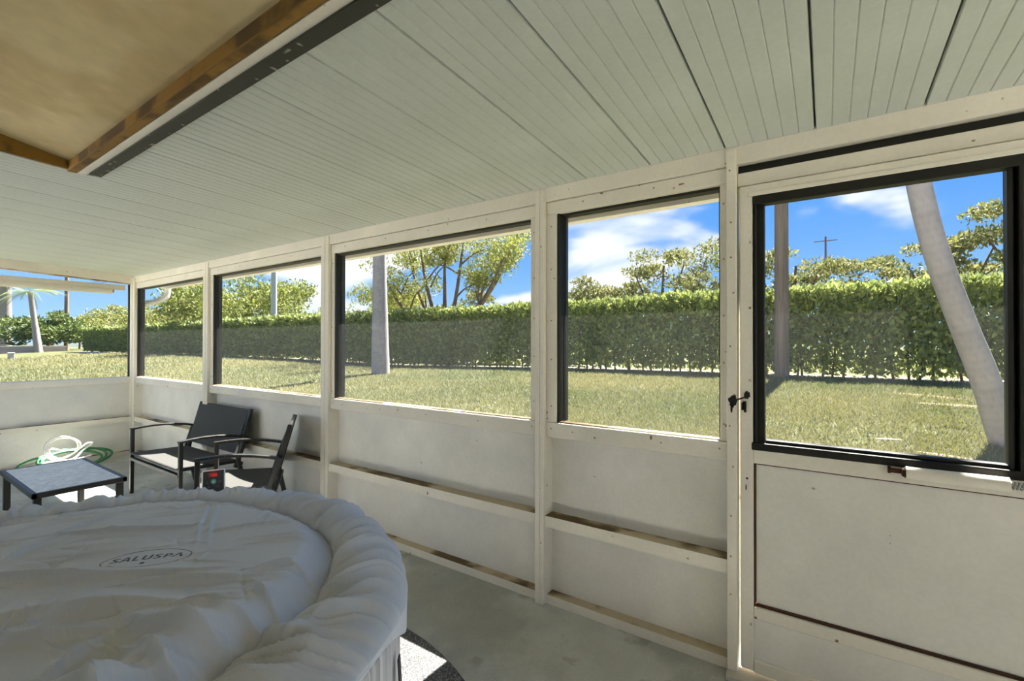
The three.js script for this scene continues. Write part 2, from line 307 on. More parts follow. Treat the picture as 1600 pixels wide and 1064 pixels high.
  mesh('stile_mark', [chip(-0.262, 0.79, 0.006, 0.006, 9, F + 0.0005, 23), chip(-0.266, 0.755, 0.003, 0.018, 9, F + 0.0005, 33), chip(-0.236, 0.83, 0.004, 0.02, 9, F - 0.0215, 43)], M.bronze, d);
}

// ---------------------------------------------------------------- hot tub
const TX = -1.68, TZ = -0.26;
{
  const t = thing('hot_tub', 'round inflatable hot tub with grey wood print sides under a grey cover', 'hot tub', [TX, 0, TZ]);
  const sideTex = tex(1024, (u, v) => {
    const k = Math.floor(u * 14); // printed wood planks with their grain
    const g = fbm(u * 150, v * 3 + k * 5, 61, 4) - 0.5, s = fbm(u * 420, v * 5 + k, 67, 3) - 0.5;
    return sc(mixc([214, 214, 217], [156, 156, 162], clamp(0.42 + g * 1.5 + s * 0.9)), 0.94 + 0.08 * hash(k, 3, 3));
  }, { rep: [3, 1], h: 256 });
  const rise = (C, S) => smooth(0.74, 0.95, C * 0.996 - S * 0.087);
  const prof = [[0.90, 0.0], [0.925, 0.02], [0.937, 0.08], [0.94, 0.3], [0.938, 0.52], [0.925, 0.575], [0.88, 0.58], [0.78, 0.54]];
  const wallGeo = new THREE.LatheGeometry(prof.map((p) => new THREE.Vector2(...p)), 160), wp = wallGeo.attributes.position;
  for (let i = 0; i < wp.count; i++) { const x = wp.getX(i), z = wp.getZ(i), r = Math.hypot(x, z), y = wp.getY(i); if (y > 0.5) wp.setY(i, y + 0.065 * rise(x / r, z / r)); }
  wallGeo.computeVertexNormals();
  mesh('tub_wall', wallGeo, std({ map: sideTex, roughness: 0.55 }), t);
  mesh('tub_lid', new THREE.LatheGeometry([[0.0, 0.57], [0.7, 0.56], [0.79, 0.54]].map((p) => new THREE.Vector2(...p)), 64), M.black, t);
  // draped cover
  const NT = 1080, NS = 320, R0 = 0.962;
  const creases = []; // short random creases: centre, direction, half length, width, height, bend
  for (let i = 0; i < 130; i++) { const a = rr(0, 6.283), r = 0.74 * Math.sqrt(rnd()), d = rnd() < 0.6 ? rr(-0.35, 0.35) - 0.9 : rr(0, 3.14), L = rr(0.04, 0.2); creases.push([r * Math.cos(a), r * Math.sin(a), Math.cos(d), Math.sin(d), L, rr(0.004, 0.011), rr(0.004, 0.011) * (rnd() < 0.7 ? 1 : -1), rr(-0.25, 0.25)]); }
  // long folds: points on the cover, width, height
  const folds = [
    [[[-0.3, 0.17], [-0.118, 0.005], [-0.007, -0.071], [0.077, -0.14], [0.174, -0.236], [0.26, -0.333]], 0.016, 0.016],
    [[[-0.4, -0.14], [-0.286, -0.254], [-0.187, -0.354], [-0.101, -0.473]], 0.010, 0.009],
    [[[0.2, -0.17], [0.272, -0.242], [0.343, -0.306], [0.423, -0.398]], 0.014, 0.013],
    [[[0.1, 0.2], [0.244, 0.055], [0.326, -0.016], [0.405, -0.102]], 0.013, 0.012],
    [[[0.355, -0.122], [0.457, -0.126], [0.568, -0.163], [0.64, -0.199], [0.663, -0.246]], 0.024, 0.024],
    [[[0.453, -0.358], [0.542, -0.339], [0.626, -0.344]], 0.014, 0.014],
    [[[0.055, -0.387], [-0.097, -0.455], [-0.34, -0.593]], 0.007, 0.006], [[[0.085, -0.407], [-0.067, -0.475], [-0.31, -0.613]], 0.007, 0.006],
    [[[0.1, 0.07], [0.194, -0.021], [0.238, -0.089], [0.319, -0.15], [0.426, -0.23]], 0.03, 0.016],
    [[[0.471, 0.039], [0.44, -0.012], [0.405, -0.08]], 0.012, 0.012], [[[0.62, -0.02], [0.66, 0.1], [0.6, 0.22]], 0.03, 0.024],
    [[[-0.36, -0.132], [-0.425, -0.231], [-0.454, -0.325]], 0.009, 0.008],
    [[[0.521, -0.085], [0.639, -0.104], [0.708, -0.131]], 0.022, 0.024], [[[0.5, 0.05], [0.6, 0.01], [0.72, -0.02]], 0.026, 0.024],
    [[[0.359, -0.396], [0.41, -0.477], [0.532, -0.537]], 0.012, 0.009],
    [[[0.522, -0.192], [0.603, -0.262], [0.706, -0.291], [0.709, -0.349]], 0.018, 0.018],
    [[[-0.264, -0.016], [-0.309, -0.074], [-0.338, -0.165]], 0.010, 0.008]];
  const gath = (th, k) => { // gathers: sharp-crested folds round the ring
    let s = 0; const c = Math.cos(th), n = Math.sin(th);
    for (const [f, a] of [[7, 0.34], [15, 0.40], [29, 0.26]]) { const v = vnoise(c * f + 50, n * f + 50, k * (0.4 + f * 0.015)); s += a * (1 - Math.pow(Math.abs(2 * v - 1), 0.7) * 1.9); }
    return s;
  };
  const pos = [], uv = [], idx = [];
  for (let j = 0; j <= NS; j++) {
    const s = j / NS;
    for (let i = 0; i <= NT; i++) {
      const th = i / NT * Math.PI * 2, C = Math.cos(th), S = Math.sin(th);
      let r, h, rim;
      const near = smooth(-0.2, 0.95, C * 0.93 + S * 0.37); // 1 on the side where the cover sags
      const deep = smooth(0.1, 1, C * 0.72 - S * 0.69), vd = 0.026 + 0.05 * deep + 0.02 * near; // furrow between lid and rim
      const rc = 0.755 - 0.05 * near + 0.02 * (vnoise(C * 4 + 9, S * 4 + 9, 2) - 0.5);
      const up = rise(C, S), hem = 0.495 + 0.135 * up, ob = 0.585 + 0.06 * up; // the hem rides up on the near side
      if (s < 0.55) { r = rc * (s / 0.55); h = 0.700 - 0.008 * (r / rc) ** 2 - (vd - 0.008) * smooth(0.86, 1.02, r / rc); rim = 0; }
      else if (s < 0.88) { // puffy rim, half a ring
        const q = (s - 0.55) / 0.33, a = Math.PI * (1 - q), rm = (rc + R0) / 2, hw = (R0 - rc) / 2, base = mix(0.7 - vd, ob, q), mid = (0.7 - vd + ob) / 2;
        r = rm + Math.cos(a) * hw; h = base + Math.sin(a) * (0.693 - 0.012 * near - mid); rim = Math.sin(Math.PI * clamp(q)) ** 0.6 * (1.25 - 0.5 * q);
      } else { const q = (s - 0.88) / 0.12; r = R0 - 0.004 * q; h = mix(ob, hem, q); rim = 0.15 * (1 - q); }
      let x = r * C, z = r * S, d = 0;
      const k0 = s < 0.55 ? 0 : (s - 0.55) * 1.7;
      const g = gath(th + 0.10 * (vnoise(r * 9, th * 3, 7) - 0.5) + 0.3 * (r - 0.85), 3 + k0);
      const lidW = smooth(0.80, 1, r / rc);
      d += (g - 0.3) * ((0.036 + 0.014 * near + 0.012 * deep) * rim + (s < 0.55 ? 0.012 * lidW : 0.012 * Math.max(0, 1 - (s - 0.55) * 12)));
      if (s < 0.62) { const f = 1 - smooth(0.55, 0.62, s); d += f * 0.02 * (fbm(x * 2.2 + 20, z * 2.2 + 20, 5, 2) - 0.5) * smooth(0, 0.2, r); }
      { // flat facets between soft ridges where the cover sags
        const v = vnoise(x * 4.2 + 61, z * 4.2 + 17, 4), v2 = vnoise(x * 8 + 11, z * 8 + 77, 6), k = smooth(0.25, 0.9, near) * smooth(0.35, 0.6, r) * (s < 0.7 ? 1 : clamp(1 - (s - 0.7) / 0.15));
        d += k * (0.04 * (0.5 - Math.abs(2 * v - 1)) + 0.02 * (0.5 - Math.abs(2 * v2 - 1)));
      }
      const fade = s < 0.62 ? 1 : clamp(1 - (s - 0.62) / 0.2, 0.2);
      for (const [cx, cz, dx, dz, L, w, a, bend] of creases) {
        const ex = x - cx, ez = z - cz, al = ex * dx + ez * dz; if (Math.abs(al) > L) continue;
        let pe = -ex * dz + ez * dx; pe -= bend * al * al / Math.max(L, 0.1); if (Math.abs(pe) > w * 4) continue;
        const e = 1 - (al / L) ** 2; d += a * e * Math.exp(-Math.abs(pe / w) * 1.3) * fade;
      }
      for (const [P, w, a] of folds) {
        let best = 1, side = 0, tt = 0;
        for (let m = 0; m < P.length - 1; m++) { const ax = P[m][0], az = P[m][1], bx = P[m + 1][0] - ax, bz = P[m + 1][1] - az, l2 = bx * bx + bz * bz, t = clamp(((x - ax) * bx + (z - az) * bz) / l2), ex = x - ax - t * bx, ez = z - az - t * bz, dd = Math.hypot(ex, ez); if (dd < best) { best = dd; side = ex * bz - ez * bx; tt = (m + t) / (P.length - 1); } }
        if (best < w * 6) { const ww = side < 0 ? w * 0.5 : w * 2.2, e = Math.sin(Math.PI * clamp(tt, 0.04, 0.96)) ** 0.6; d += 1.9 * a * e * Math.exp(-Math.pow(best / ww, 1.4)) * fade; }
      }
      d *= 1 - 0.85 * Math.exp(-(((x - 0.048) ** 2 + (z + 0.262) ** 2) / 0.011));
      const out = s < 0.6 ? 0 : smooth(0.68, 0.88, s);
      x += C * d * out * 0.8; z += S * d * out * 0.8; const y = h + d * (1 - out * 0.9);
      pos.push(x, y, z); uv.push(x / 2 + 0.5, z / 2 + 0.5);
    }
  }
  for (let j = 0; j < NS; j++) for (let i = 0; i < NT; i++) { const a = j * (NT + 1) + i, b = a + NT + 1; idx.push(a, a + 1, b, b, a + 1, b + 1); }
  const g = new THREE.BufferGeometry(); g.setAttribute('position', new THREE.Float32BufferAttribute(pos, 3)); g.setAttribute('uv', new THREE.Float32BufferAttribute(uv, 2)); g.setIndex(idx); g.computeVertexNormals();
  const cv = document.createElement('canvas'); cv.width = cv.height = 2048; const c2 = cv.getContext('2d');
  c2.fillStyle = 'rgb(194,200,210)'; c2.fillRect(0, 0, 2048, 2048);
  for (let i = 0; i < 26000; i++) { const v = 194 + (rnd() - 0.5) * 26; c2.fillStyle = `rgba(${v | 0},${v + 6 | 0},${v + 16 | 0},0.35)`; c2.fillRect(rnd() * 2048, rnd() * 2048, 2 + rnd() * 30, 1 + rnd() * 2); }
  for (let i = 0; i < 60; i++) { const X = rnd() * 2048, Y = rnd() * 2048, r = 30 + rnd() * 140, gr = c2.createRadialGradient(X, Y, 0, X, Y, r), v = rnd() < 0.5 ? 182 : 206; gr.addColorStop(0, `rgba(${v},${v},${v + 3},0.12)`); gr.addColorStop(1, `rgba(${v},${v},${v},0)`); c2.fillStyle = gr; c2.fillRect(X - r, Y - r, 2 * r, 2 * r); }
  c2.save(); // printed oval with the maker's name
  c2.translate((-1.632 - TX) * 1024 + 1024, (-0.522 - TZ) * 1024 + 1024);
  c2.rotate(Math.atan2(-0.174, 0.141)); // text runs along (0.141, -0.174) on the cover
  c2.strokeStyle = 'rgb(84,84,90)'; c2.lineWidth = 3; c2.beginPath(); c2.ellipse(0, 0, 113, 60, 0, 0, Math.PI * 2); c2.stroke();
  c2.fillStyle = 'rgb(74,74,80)'; c2.font = 'bold 44px sans-serif'; c2.textAlign = 'center'; c2.textBaseline = 'middle'; c2.fillText('SALUSPA', 0, -4, 190); c2.beginPath(); c2.arc(0, 36, 6, 0, 7); c2.fill(); c2.restore();
  const ct = new THREE.CanvasTexture(cv); ct.colorSpace = THREE.SRGBColorSpace; ct.flipY = false;
  const cover = mesh('cover', g, std({ map: ct, roughness: 0.62, side: THREE.DoubleSide }), t);
  cover.userData.label = 'wrinkled grey fabric cover with a gathered rim';
  // strap buckle on the far side
  const a0 = -0.66; // angle on the tub
  const bp = (r, y, a) => [Math.cos(a) * r, y, Math.sin(a) * r];
  mesh('strap', [bar(bp(0.95, 0.5, a0), bp(0.965, 0.26, a0), 0.025, 0.004)], M.frame, t);
  mesh('buckle', rbox(-0.02, 0.02, -0.035, 0.035, -0.012, 0.012, 0.006).translate(...bp(0.975, 0.26, a0)), M.white, t);
}
// round ground mat below the tub
{
  const mt = std({ map: tex(512, (u, v) => { const n = vnoise(u * 130, v * 130, 71, 130) * 0.6 + vnoise(u * 60, v * 60, 73, 60) * 0.4; return mixc([66, 66, 66], [150, 150, 148], smooth(0.4, 0.75, n)); }, { rep: [4, 4] }), roughness: 0.9 });
  const m = mesh('ground_mat', new THREE.LatheGeometry([[0.0, 0.001], [1.245, 0.001], [1.25, 0.004], [1.245, 0.008], [0.0, 0.008]].map((p) => new THREE.Vector2(...p)), 120), mt);
  const p = m.geometry.attributes.position, u = m.geometry.attributes.uv; for (let i = 0; i < u.count; i++) u.setXY(i, p.getX(i), p.getZ(i));
  m.position.set(TX, 0, TZ); tag(m, 'round speckled dark grey ground mat under the hot tub', 'mat');
}
// heater pump with its control panel
{
  const px = -2.86, pz = -1.22, t = thing('hot_tub_pump', 'hot tub pump with a lit black control panel behind the cover rim', 'pump', [px, 0, pz], Math.atan2(-px, -pz));
  mesh('pump_body', new THREE.LatheGeometry([[0.0, 0], [0.16, 0], [0.175, 0.03], [0.18, 0.2], [0.165, 0.36], [0.13, 0.45], [0.08, 0.49], [0, 0.5]].map((p) => new THREE.Vector2(...p)), 40), std({ color: 0x8b8d90, roughness: 0.5 }), t);
  const cv = document.createElement('canvas'); cv.width = 256; cv.height = 288; const c = cv.getContext('2d');
  c.fillStyle = '#141a1a'; c.fillRect(0, 0, 256, 288); c.strokeStyle = '#55605e'; c.lineWidth = 3;
  for (const [x, y] of [[70, 205], [128, 235], [186, 205], [205, 150], [50, 150]]) { c.beginPath(); c.arc(x, y, 17, 0, 7); c.stroke(); c.fillStyle = '#8a9492'; c.fillRect(x - 6, y - 2, 12, 4); }
  c.fillStyle = '#3f9d92'; c.beginPath(); c.arc(128, 140, 33, 0, 7); c.fill(); c.fillStyle = '#9fd0c8'; c.beginPath(); c.arc(128, 140, 12, 0, 7); c.fill();
  const face = new THREE.CanvasTexture(cv); face.colorSpace = THREE.SRGBColorSpace;
  const pan = mesh('control_panel', new RoundedBoxGeometry(0.112, 0.135, 0.04, 2, 0.01), M.white, t); pan.position.set(0, 0.545, 0.02); pan.rotation.x = -0.25;
  const fp = mesh('panel_face', new THREE.BoxGeometry(0.098, 0.12, 0.002), [M.black, M.black, M.black, M.black, std({ map: face, roughness: 0.25 }), M.black], pan); fp.position.z = 0.021;
  const dv = document.createElement('canvas'); dv.width = 192; dv.height = 80; const e = dv.getContext('2d'); e.fillStyle = '#000'; e.fillRect(0, 0, 192, 80); e.fillStyle = '#ff2a22'; e.font = 'bold 74px monospace'; e.textAlign = 'center'; e.textBaseline = 'middle'; e.fillText('100', 96, 42);
  const dt = new THREE.CanvasTexture(dv); dt.colorSpace = THREE.SRGBColorSpace;
  const dm = mesh('display_screen', new THREE.BoxGeometry(0.052, 0.022, 0.001), [M.black, M.black, M.black, M.black, std({ color: 0x080000, emissive: 0xffffff, emissiveMap: dt, emissiveIntensity: 0.35, roughness: 0.3 }), M.black], pan); dm.position.set(0, 0.037, 0.0225);
  const lamp = new THREE.PointLight(0xff3020, 0.0008); lamp.position.set(0, 0.048, 0.05); lamp.castShadow = true; pan.add(lamp);
}

// ---------------------------------------------------------------- patio furniture
function makeSeat(name, label, width, pos, turn) {
  const t = thing(name, label, 'chair', pos, turn), hw = width / 2, F = 0.25, B = -0.20, SH = 0.362, AH = 0.565;
  const P = 0.032, bt = [-0.295, 0.755], bb = [-0.165, 0.30];
  for (const s of [-1, 1]) {
    mesh('leg', bar([s * hw, 0, F], [s * hw, AH, F - 0.005], P, 0.028, [0, 0, 1]), M.frame, t);
    mesh('leg', [bar([s * hw, 0, B - 0.05], [s * hw, 0.36, B + 0.03], 0.028, P, [0, 0, 1]), bar([s * hw, 0.34, B + 0.03], [s * hw, AH - 0.03, B - 0.03], 0.028, P, [0, 0, 1])], M.frame, t);
    mesh('armrest', [0, 1, 2, 3, 4, 5].map((i) => { const y = (q) => AH - 0.035 * q * q + 0.018 * Math.sin(Math.PI * q), z = (q) => F + 0.012 - q * (F - B + 0.06); return bar([s * hw, y(i / 6), z(i / 6)], [s * hw, y((i + 1) / 6), z((i + 1) / 6)], 0.042, 0.018); }), M.frame, t);
    mesh('side_rail', bar([s * (hw - 0.028), SH - 0.012, F - 0.005], [s * (hw - 0.028), SH - 0.03, B], 0.03, 0.026), M.frame, t);
    mesh('back_post', bar([s * (hw - 0.03), bb[1] - 0.02, bb[0]], [s * (hw - 0.03), bt[1], bt[0]], 0.03, 0.03, [0, 0, 1]), M.frame, t);
  }
  mesh('front_rail', bar([-hw, SH - 0.055, F], [hw, SH - 0.055, F], 0.028, 0.028), M.frame, t);
  mesh('rear_rail', bar([-hw, SH - 0.05, B], [hw, SH - 0.05, B], 0.026, 0.026), M.frame, t);
  mesh('top_rail', bar([-hw + 0.03, bt[1] - 0.02, bt[0] + 0.004], [hw - 0.03, bt[1] - 0.02, bt[0] + 0.004], 0.02, 0.03), M.frame, t);
  const sheet = (x0, x1, a, b, sag) => { const nx = 10, ny = 10, p = [], uv = [], ix = []; for (const o of [0, -0.004]) for (let j = 0; j <= ny; j++) for (let i = 0; i <= nx; i++) { const u = i / nx, v = j / ny, k = sag * Math.sin(Math.PI * u) * Math.sin(Math.PI * v), dz = b[0] - a[0], dy = b[1] - a[1], L = Math.hypot(dz, dy), nz = -dy / L, nyy = dz / L; const q = k - o; p.push(mix(x0, x1, u), mix(a[1], b[1], v) - Math.abs(nyy) * q, mix(a[0], b[0], v) + nz * q * Math.sign(nyy || 1)); uv.push(mix(x0, x1, u) * 4, v * L * 4); }
    const N = (nx + 1) * (ny + 1); for (let o = 0; o < 2; o++) for (let j = 0; j < ny; j++) for (let i = 0; i < nx; i++) { const q = o * N + j * (nx + 1) + i; ix.push(q, q + 1, q + nx + 1, q + 1, q + nx + 2, q + nx + 1); }
    const g = new THREE.BufferGeometry(); g.setAttribute('position', new THREE.Float32BufferAttribute(p, 3)); g.setAttribute('uv', new THREE.Float32BufferAttribute(uv, 2)); g.setIndex(ix); g.computeVertexNormals(); return g; };
  mesh('seat', sheet(-hw + 0.03, hw - 0.03, [F + 0.012, SH + 0.004], [B + 0.03, SH - 0.016], 0.012), M.sling, t);
  mesh('seat_hem', bar([-hw + 0.03, SH - 0.004, F + 0.012], [hw - 0.03, SH - 0.004, F + 0.012], 0.016, 0.012), M.sling, t);
  mesh('backrest', sheet(-hw + 0.045, hw - 0.045, [bb[0] + 0.0, bb[1] + 0.10], [bt[0] + 0.012, bt[1] - 0.01], 0.012), M.sling, t);
  return t;
}
makeSeat('patio_loveseat', 'wide black sling patio loveseat with dark metal arms against the knee wall', 1.0, [-4.572, 0, -1.752], 0);
makeSeat('patio_armchair', 'narrow black sling patio armchair turned beside the loveseat', 0.55, [-3.46, 0, -1.70], -0.60);
{
  const x0 = -4.84, x1 = -3.91, z0 = -1.135, z1 = -0.68, H = 0.42;
  const t = thing('patio_table', 'low patio table with pebbled glass top and dark metal frame', 'table', [(x0 + x1) / 2, 0, (z0 + z1) / 2]);
  const hx = (x1 - x0) / 2, hz = (z1 - z0) / 2;
  const glassTex = tex(512, (u, v) => { const n = vnoise(u * 60, v * 60, 81, 60) * 0.6 + vnoise(u * 120, v * 120, 83, 120) * 0.4; return mixc([216, 219, 222], [240, 241, 242], smooth(0.25, 0.75, n)); });
  const bump = tex(256, (u, v) => { const n = 255 * (vnoise(u * 40, v * 40, 85, 40)); return [n, n, n]; }, { srgb: false });
  mesh('glass_top', rbox(-hx + 0.024, hx - 0.024, H - 0.008, H - 0.002, -hz + 0.024, hz - 0.024, 0.002), phy({ map: glassTex, bumpMap: bump, bumpScale: 0.002, roughness: 0.45 }), t);
  for (const s of [-1, 1]) {
    mesh('frame_rail', rbox(-hx, hx, H - 0.032, H, s > 0 ? hz - 0.026 : -hz, s > 0 ? hz : -hz + 0.026), M.frame, t);
    mesh('frame_rail', rbox(s > 0 ? hx - 0.026 : -hx, s > 0 ? hx : -hx + 0.026, H - 0.032, H, -hz, hz), M.frame, t);
    for (const q of [-1, 1]) mesh('leg', rbox(s * (hx - 0.04) - 0.018, s * (hx - 0.04) + 0.018, 0, H - 0.03, q * (hz - 0.03) - 0.018, q * (hz - 0.03) + 0.018), M.frame, t);
  }
}
// hoses on the floor by the end wall
{
  const pts = []; for (let i = 0; i <= 90; i++) { const a = i / 90 * Math.PI * 2 * 3.2, r = 0.27 + 0.05 * Math.sin(a * 0.7); const q = Math.cos(a); pts.push([-6.62 - 0.12 * q + 0.05 * Math.sin(i * 0.21), 0.085 + 0.07 * q + 0.01 * (i / 90), -1.38 - i * 0.0015 + r * (1.05 + 0.1 * Math.sin(i * 0.13)) * Math.sin(a)]); }
  tag(mesh('garden_hose', tube(pts, 0.0125, 260, 8), M.green), 'green garden hose coiled on the floor by the end wall', 'hose');
  const w = []; for (let i = 0; i <= 80; i++) { const a = i / 80 * Math.PI * 2 * 2.2; w.push([-6.55 + 0.03 * Math.sin(i * 0.35), 0.235 + 0.115 * Math.sin(a - 1.2) * (i > 40 ? 0.9 : 1), -1.345 - i * 0.0004 + 0.125 * Math.cos(a - 1.2)]); }
  w.push([-6.55, 0.20, -1.48], [-6.56, 0.25, -1.56], [-6.57, 0.24, -1.60], [-6.56, 0.18, -1.52], [-6.52, 0.12, -1.45], [-6.5, 0.1, -1.3], [-6.5, 0.12, -1.2], [-6.5, 0.11, -1.5], [-6.5, 0.13, -1.58]);
  tag(mesh('water_hose', tube(w, 0.0095, 320, 8), M.white), 'looped white hose standing on the green garden hose', 'hose');
}

// ---------------------------------------------------------------- the yard
const lawnY = (x, z) => { const t = -z; return -0.09 + 0.19 * smooth(2, 6, t) + 0.27 * smooth(5, 10.5, t) + 0.12 * smooth(9.5, 13.5, t) - 0.14 * Math.exp(-(((x + 15) / 6) ** 2)) * smooth(8, 13, t) + 0.02 * (vnoise(x * 0.5 + 100, z * 0.5 + 100, 3) - 0.5) * smooth(2.5, 5, t); };
M.lawn = std({ map: tex(1024, (u, v) => { const n = fbm(u * 6, v * 6, 91, 5, 6), m = fbm(u * 60, v * 60, 93, 3, 60); return sc(mixc([62, 70, 28], [86, 82, 40], smooth(0.4, 0.68, n)), 0.75 + 0.5 * m); }), roughness: 1 });
{
  const nx = 180, nz = 120, p = [], uv = [], ix = [];
  for (let j = 0; j <= nz; j++) for (let i = 0; i <= nx; i++) { const x = -130 + 190 * i / nx, q = j / nz, z = -2.2 - 118 * q * q; p.push(x, lawnY(x, z), z); uv.push(x / 4, z / 4); }
  for (let j = 0; j < nz; j++) for (let i = 0; i < nx; i++) { const a = j * (nx + 1) + i, b = a + nx + 1; ix.push(a, a + 1, b, b, a + 1, b + 1); }
  const g = new THREE.BufferGeometry(); g.setAttribute('position', new THREE.Float32BufferAttribute(p, 3)); g.setAttribute('uv', new THREE.Float32BufferAttribute(uv, 2)); g.setIndex(ix); g.computeVertexNormals();
  const l = structure('lawn', 'sunlit lawn sloping up to the hedge', 'lawn'); mesh('turf', g, M.lawn, l);
  mesh('turf', box(-130, 60, -0.3, -0.095, -2.22, 60), M.lawn, l);
  mesh('patio', [box(-18, 14, -0.2, -0.03, ZB + 0.16, 16), box(XR + 0.16, XR + 2.0, -0.2, -0.03, -2.2, ZB + 0.16)], M.patio, l);
  mesh('mulch_bed', (() => { const p = [], ix = [], n = 160; for (let i = 0; i <= n; i++) { const x = -56 + 66 * i / n; for (let k = 0; k <= 5; k++) { const z = -14.6 + k * 0.46 + (k === 5 ? 0.3 * (vnoise(x * 0.8 + 70, 2, 4) - 0.5) : 0); p.push(x, lawnY(x, z) + (k === 5 ? -0.02 : 0.03), z); } } for (let i = 0; i < n; i++) for (let k = 0; k < 5; k++) { const a = i * 6 + k; ix.push(a, a + 1, a + 6, a + 6, a + 1, a + 7); } const g = new THREE.BufferGeometry(); g.setAttribute('position', new THREE.Float32BufferAttribute(p, 3)); g.setAttribute('uv', new THREE.Float32BufferAttribute(p.flatMap((v, i) => i % 3 === 0 ? [v, p[i + 2]] : []), 2)); g.setIndex(ix); g.computeVertexNormals(); return g; })(), std({ map: tex(256, (u, v) => mixc([150, 134, 118], [206, 192, 176], fbm(u * 20, v * 20, 97, 3, 20))), roughness: 1 }), l);
  mesh('footpath', box(-56, 10, 0.44, 0.475, -17.2, -15.8), std({ color: 0x928c82, roughness: 0.9 }), l);
}
// foliage helpers
const leafGeo = (w, h, bend = 0.25) => { const g = new THREE.BufferGeometry(); g.setAttribute('position', new THREE.Float32BufferAttribute([0, 0, 0, -w / 2, h * 0.5, bend * w, w / 2, h * 0.5, bend * w, 0, h, 0, 0, h * 0.5, 0], 3)); g.setIndex([0, 4, 1, 0, 2, 4, 1, 4, 3, 4, 2, 3]); g.computeVertexNormals(); return g; };
const leafMat = phy({ color: 0xffffff, roughness: 0.75, transmission: 0.45, thickness: 0, side: THREE.DoubleSide, specularIntensity: 0.5 });
const D = new THREE.Object3D();
function scatter(name, geo, mat, pts, parent, color) { // pts: [x, y, z, scale, shade]
  const im = new THREE.InstancedMesh(geo, mat, pts.length), c = new THREE.Color();
  pts.forEach(([x, y, z, s, k], i) => { D.position.set(x, y, z); D.rotation.set(rr(-1.3, 1.3), rr(0, 6.283), rr(-1.3, 1.3)); D.scale.setScalar(s); D.updateMatrix(); im.setMatrixAt(i, D.matrix); color(c, k); im.setColorAt(i, c); });
  im.name = parent ? name : numbered(name); im.castShadow = im.receiveShadow = true; im.userData.kind = 'stuff'; (parent ?? scene).add(im); return im;
}
const tint = (a, b) => { const A = new THREE.Color(a), B = new THREE.Color(b); return (c) => c.copy(A).lerp(B, rnd()).multiplyScalar(rr(0.8, 1.2)); };
// clipped hedge
{
  const h = thing('hedge', 'long clipped green hedge along the far edge of the lawn', 'hedge');
  const pts = [];
  const top = (x) => 2.60 + 0.10 * (vnoise(x * 0.9 + 200, 5, 1) - 0.5);
  for (let i = 0; i < 175000; i++) {
    const far = rnd() < 0.38, x = far ? rr(-58, -22) : rr(-22, 9), T = top(x), face = rnd() < 0.8;
    const bul = 0.35 * (fbm(x * 0.8 + 300, 4, 2, 3) - 0.5);
    if (face) { const y = lawnY(x, -13.4) + 0.06 + (T - lawnY(x, -13.4) - 0.06) * Math.pow(rnd(), 0.8); const low = smooth(0.5, 1.1, y); pts.push([x, y, -13.42 - bul - 1.15 * Math.pow(rnd(), 1.4) - 0.1 * (1 - low), rr(0.7, 1.35) * (far ? 1.5 : 1)]); }
    else pts.push([x, T + rr(-0.22, 0.1), rr(-14.7, -13.4) - bul, rr(0.7, 1.35) * (far ? 1.5 : 1)]);
  }
  scatter('leaves', leafGeo(0.085, 0.15), leafMat, pts, h, tint(0x718042, 0xa8af66));
  const stems = []; for (let x = -22; x < 9; x += 0.28) { const q = x + rr(-0.12, 0.12); stems.push(cyl([q, lawnY(q, -13.9) - 0.05, -13.9], [q + rr(-0.2, 0.2), 2.0, -14.1], 0.03, 0.02, 5)); }
  mesh('stems', stems, std({ color: 0x6b5c4a, roughness: 1 }), h);
}
const barkTex = (a, b, k) => tex(256, (u, v) => { const n = fbm(u * 10, v * 24, k, 4, 8), r = 0.5 + 0.5 * Math.sin(v * 24 * Math.PI * 2 + 3 * n); return mixc(a, b, clamp(0.75 * n + 0.13 * r)); });
M.palm = std({ map: barkTex([160, 152, 148], [126, 118, 116], 101), roughness: 0.95 });
M.pole = std({ map: tex(256, (u, v) => mixc([150, 132, 116], [92, 78, 66], fbm(u * 30, v * 3, 103, 4, 1 << 5))), roughness: 0.95 });
M.bark = std({ map: tex(128, (u, v) => mixc([132, 112, 92], [78, 64, 50], fbm(u * 8, v * 8, 105, 4, 8))), roughness: 1 });
function trunk(pts, radii, seg = 60, rad = 18) { // bent tapering trunk with faint rings
  const cv = new THREE.CatmullRomCurve3(pts.map((p) => new THREE.Vector3(...p))), g = new THREE.TubeGeometry(cv, seg, 1, rad), p = g.attributes.position, n = g.attributes.normal, uv = g.attributes.uv, L = cv.getLength();
  for (let i = 0; i < p.count; i++) { const q = uv.getX(i), f = q * (radii.length - 1), k = Math.min(Math.floor(f), radii.length - 2), r = mix(radii[k], radii[k + 1], f - k) * (1 + 0.006 * Math.sin(q * L * 60)); p.setXYZ(i, p.getX(i) + n.getX(i) * (r - 1), p.getY(i) + n.getY(i) * (r - 1), p.getZ(i) + n.getZ(i) * (r - 1)); uv.setXY(i, uv.getY(i) * 2, q * L / 2); }
  return g;
}
